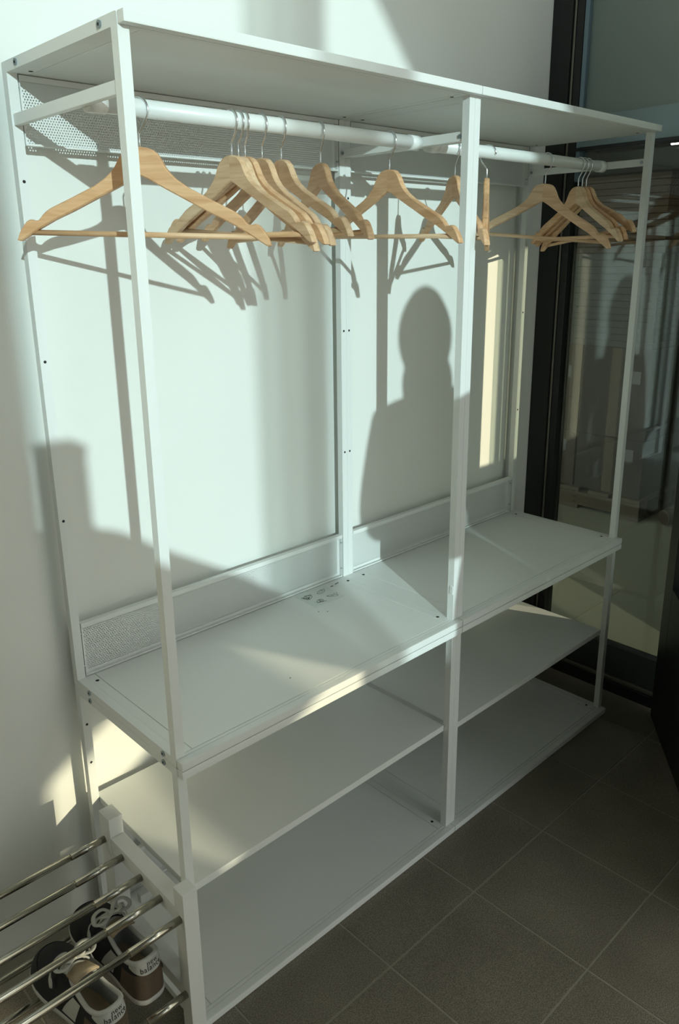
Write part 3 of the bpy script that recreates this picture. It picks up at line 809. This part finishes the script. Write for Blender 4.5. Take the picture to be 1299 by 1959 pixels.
# ------------------------------------------------------------------ people behind the camera (their shadows fall on the wall)
def person(name, label, loc, rz, height, arms, big=1.0):
    s = height/1.80
    t = thing(name, label, 'person', loc, rz)
    J = {'pelvis': (0, 0, .97), 'waist': (0, .0, 1.10), 'chest': (0, 0, 1.32), 'neck': (0, 0, 1.50), 'headb': (0, .01, 1.58),
         'sl': (-.19, 0, 1.43), 'sr': (.19, 0, 1.43), 'hl': (-.10, 0, .92), 'hr': (.10, 0, .92), 'kl': (-.11, .01, .50), 'kr': (.11, .01, .50),
         'al': (-.12, -.02, .09), 'ar': (.12, -.02, .09), 'tl': (-.13, .14, .04), 'tr': (.13, .14, .04)}
    J.update(arms)
    Rr = {'pelvis': (.17, .12), 'waist': (.16, .12), 'chest': (.18, .13), 'neck': (.062, .062), 'headb': (.06, .06), 'sl': (.085, .085), 'sr': (.085, .085),
          'el': (.058, .058), 'er': (.058, .058), 'wl': (.036, .036), 'wr': (.036, .036), 'hl': (.10, .10), 'hr': (.10, .10), 'kl': (.07, .07), 'kr': (.07, .07),
          'al': (.05, .05), 'ar': (.05, .05), 'tl': (.04, .04), 'tr': (.04, .04)}
    E_ = [('pelvis', 'waist'), ('waist', 'chest'), ('chest', 'neck'), ('neck', 'headb'), ('chest', 'sl'), ('chest', 'sr'), ('sl', 'el'), ('sr', 'er'), ('el', 'wl'), ('er', 'wr'),
          ('pelvis', 'hl'), ('pelvis', 'hr'), ('hl', 'kl'), ('hr', 'kr'), ('kl', 'al'), ('kr', 'ar'), ('al', 'tl'), ('ar', 'tr')]
    names = list(J); me = bpy.data.meshes.new('body')
    me.from_pydata([Vector(J[n])*s for n in names], [(names.index(a), names.index(b_)) for a, b_ in E_], [])
    o = bpy.data.objects.new('body', me); COL.objects.link(o); o.parent = t
    md = o.modifiers.new('skin', 'SKIN'); md.use_smooth_shade = True
    for i, n in enumerate(names):
        sv = me.skin_vertices[0].data[i]; sv.radius = tuple(q*s for q in Rr[n]); sv.use_root = (n == 'pelvis')
    o.modifiers.new('sub', 'SUBSURF').levels = 1; o.modifiers['sub'].render_levels = 2
    me.materials.append(MAT['cloth_dark' if arms.get('dark', 1) else 'cloth_blue'])
    def ell(nm, c, r, m, par=t):
        bm = bmesh.new(); bmesh.ops.create_uvsphere(bm, u_segments=20, v_segments=14, radius=1.0)
        for v in bm.verts: v.co = Vector((c[0]+v.co.x*r[0], c[1]+v.co.y*r[1], c[2]+v.co.z*r[2]))*s
        return obj(nm, bm, m, par, smooth=True)
    h = ell('head', (0, .02, 1.68), (.077, .095, .120), 'skin')
    if big > 1:
        ell('wool_hat', (0, .0, 1.675), (.106, .114, .128), 'cloth_blue', h); ell('scarf', (0.012, .0, 1.545), (.102, .095, .115), 'cloth_blue', h)
    ell('hair', (0, .005, 1.715), (.084, .098, .095), 'hair', h)
    ell('nose', (0, .118, 1.67), (.014, .018, .022), 'skin', h); ell('mouth', (0, .100, 1.62), (.025, .010, .007), 'shoe_red', h)
    for k in (-1, 1):
        ell('eye', (k*.032, .100, 1.69), (.013, .010, .009), 'shoe_white', h); ell('ear', (k*.079, .01, 1.675), (.012, .022, .032), 'skin', h)
    for side in ('l', 'r'):
        wv = Vector(J['w'+side]); ev = Vector(J['e'+side]); dr = (wv-ev).normalized()
        sd = dr.cross(Vector((0, 1, 0.01))).normalized(); bm = bmesh.new()
        pc = wv+dr*0.05
        tube(bm, [(wv-dr*0.01)*s, (wv+dr*0.03)*s, pc*s, (wv+dr*0.095)*s], lambda f: (.026+.012*math.sin(f*3))*s, 10)
        for q in range(4):
            b0 = wv+dr*0.08+sd*(-0.03+0.02*q); tube(bm, [b0*s, (b0+dr*0.04)*s, (b0+dr*(0.065+0.008*(q in (1, 2)))+Vector((0, .012, 0)))*s], .0085*s, 8)
        b0 = wv+dr*0.03+sd*0.03; tube(bm, [b0*s, (b0+dr*0.03+sd*0.025)*s, (b0+dr*0.06+sd*0.028)*s], .0095*s, 8)
        obj('hand', bm, 'skin', t, smooth=True)
    return t
person('person', 'person in grey clothes standing behind the camera on its right', (0.325, -1.96, 0), R(-23), 1.90,
       {'sl': (-.16, 0, 1.41), 'sr': (.17, 0, 1.50), 'el': (-.20, -.02, 1.14), 'er': (.31, -.02, 1.14), 'wl': (-.05, .16, 1.16), 'wr': (.10, .20, 1.16), 'neck': (0, 0, 1.50)}, 1.2)
# unseen blocker and box, added behind the camera to cast the lower-left shadow
LY = -2.6; q = 0.025-LY
def sh(x, z): return (x-0.43*q, z+0.26*q)
lc = thing('shadow_blocker', 'unseen added blocker, sloped to cast the lower-left shadow', 'blocker', (0, 0, 0))
xa, xb = sh(-.10, 0)[0], sh(.64, 0)[0]
bm = bmesh.new(); prism(bm, [(xa, 0.12), (xb, 0.12), sh(.64, .55), sh(.52, .67), sh(.40, .755), sh(.25, .83), sh(.13, .925), sh(.075, .935), sh(.04, .96), sh(-.10, .96)], 'y', LY-0.16, LY)
bmesh.ops.bevel(bm, geom=bm.edges[:], offset=0.012, segments=2, affect='EDGES')
obj('blocker_outline', bm, 'blocker_pale', lc)
bx('blocker_base', 'black_metal', lc, xa+0.01, xb-0.01, LY-0.15, LY-0.01, 0.085, 0.119, 0.003)
for cx_ in (xa+0.06, xb-0.06):
    for cy_ in (LY-0.13, LY-0.03):
        bm = bmesh.new(); cyl(bm, (cx_-0.012, cy_, 0.042), (cx_+0.012, cy_, 0.042), 0.042, 20); obj('blocker_wheel', bm, 'black_metal', lc)
px0, pz0 = sh(-.02, .962); px1, pz1 = sh(.05, 1.14)
pb = thing('blocker_top', 'unseen added box that raises one corner of the lower-left shadow', 'box', ((px0+px1)/2, LY-0.05, pz0))  # added only for its shadow, as the blocker's raised corner
bx('body', 'cardboard', pb, -(px1-px0)/2, (px1-px0)/2, -0.05, 0.03, 0.0, pz1-pz0-0.012, 0.003)
bx('lid', 'cardboard_dark', pb, -(px1-px0)/2-0.003, (px1-px0)/2+0.003, -0.053, 0.033, pz1-pz0-0.0118, pz1-pz0, 0.002)
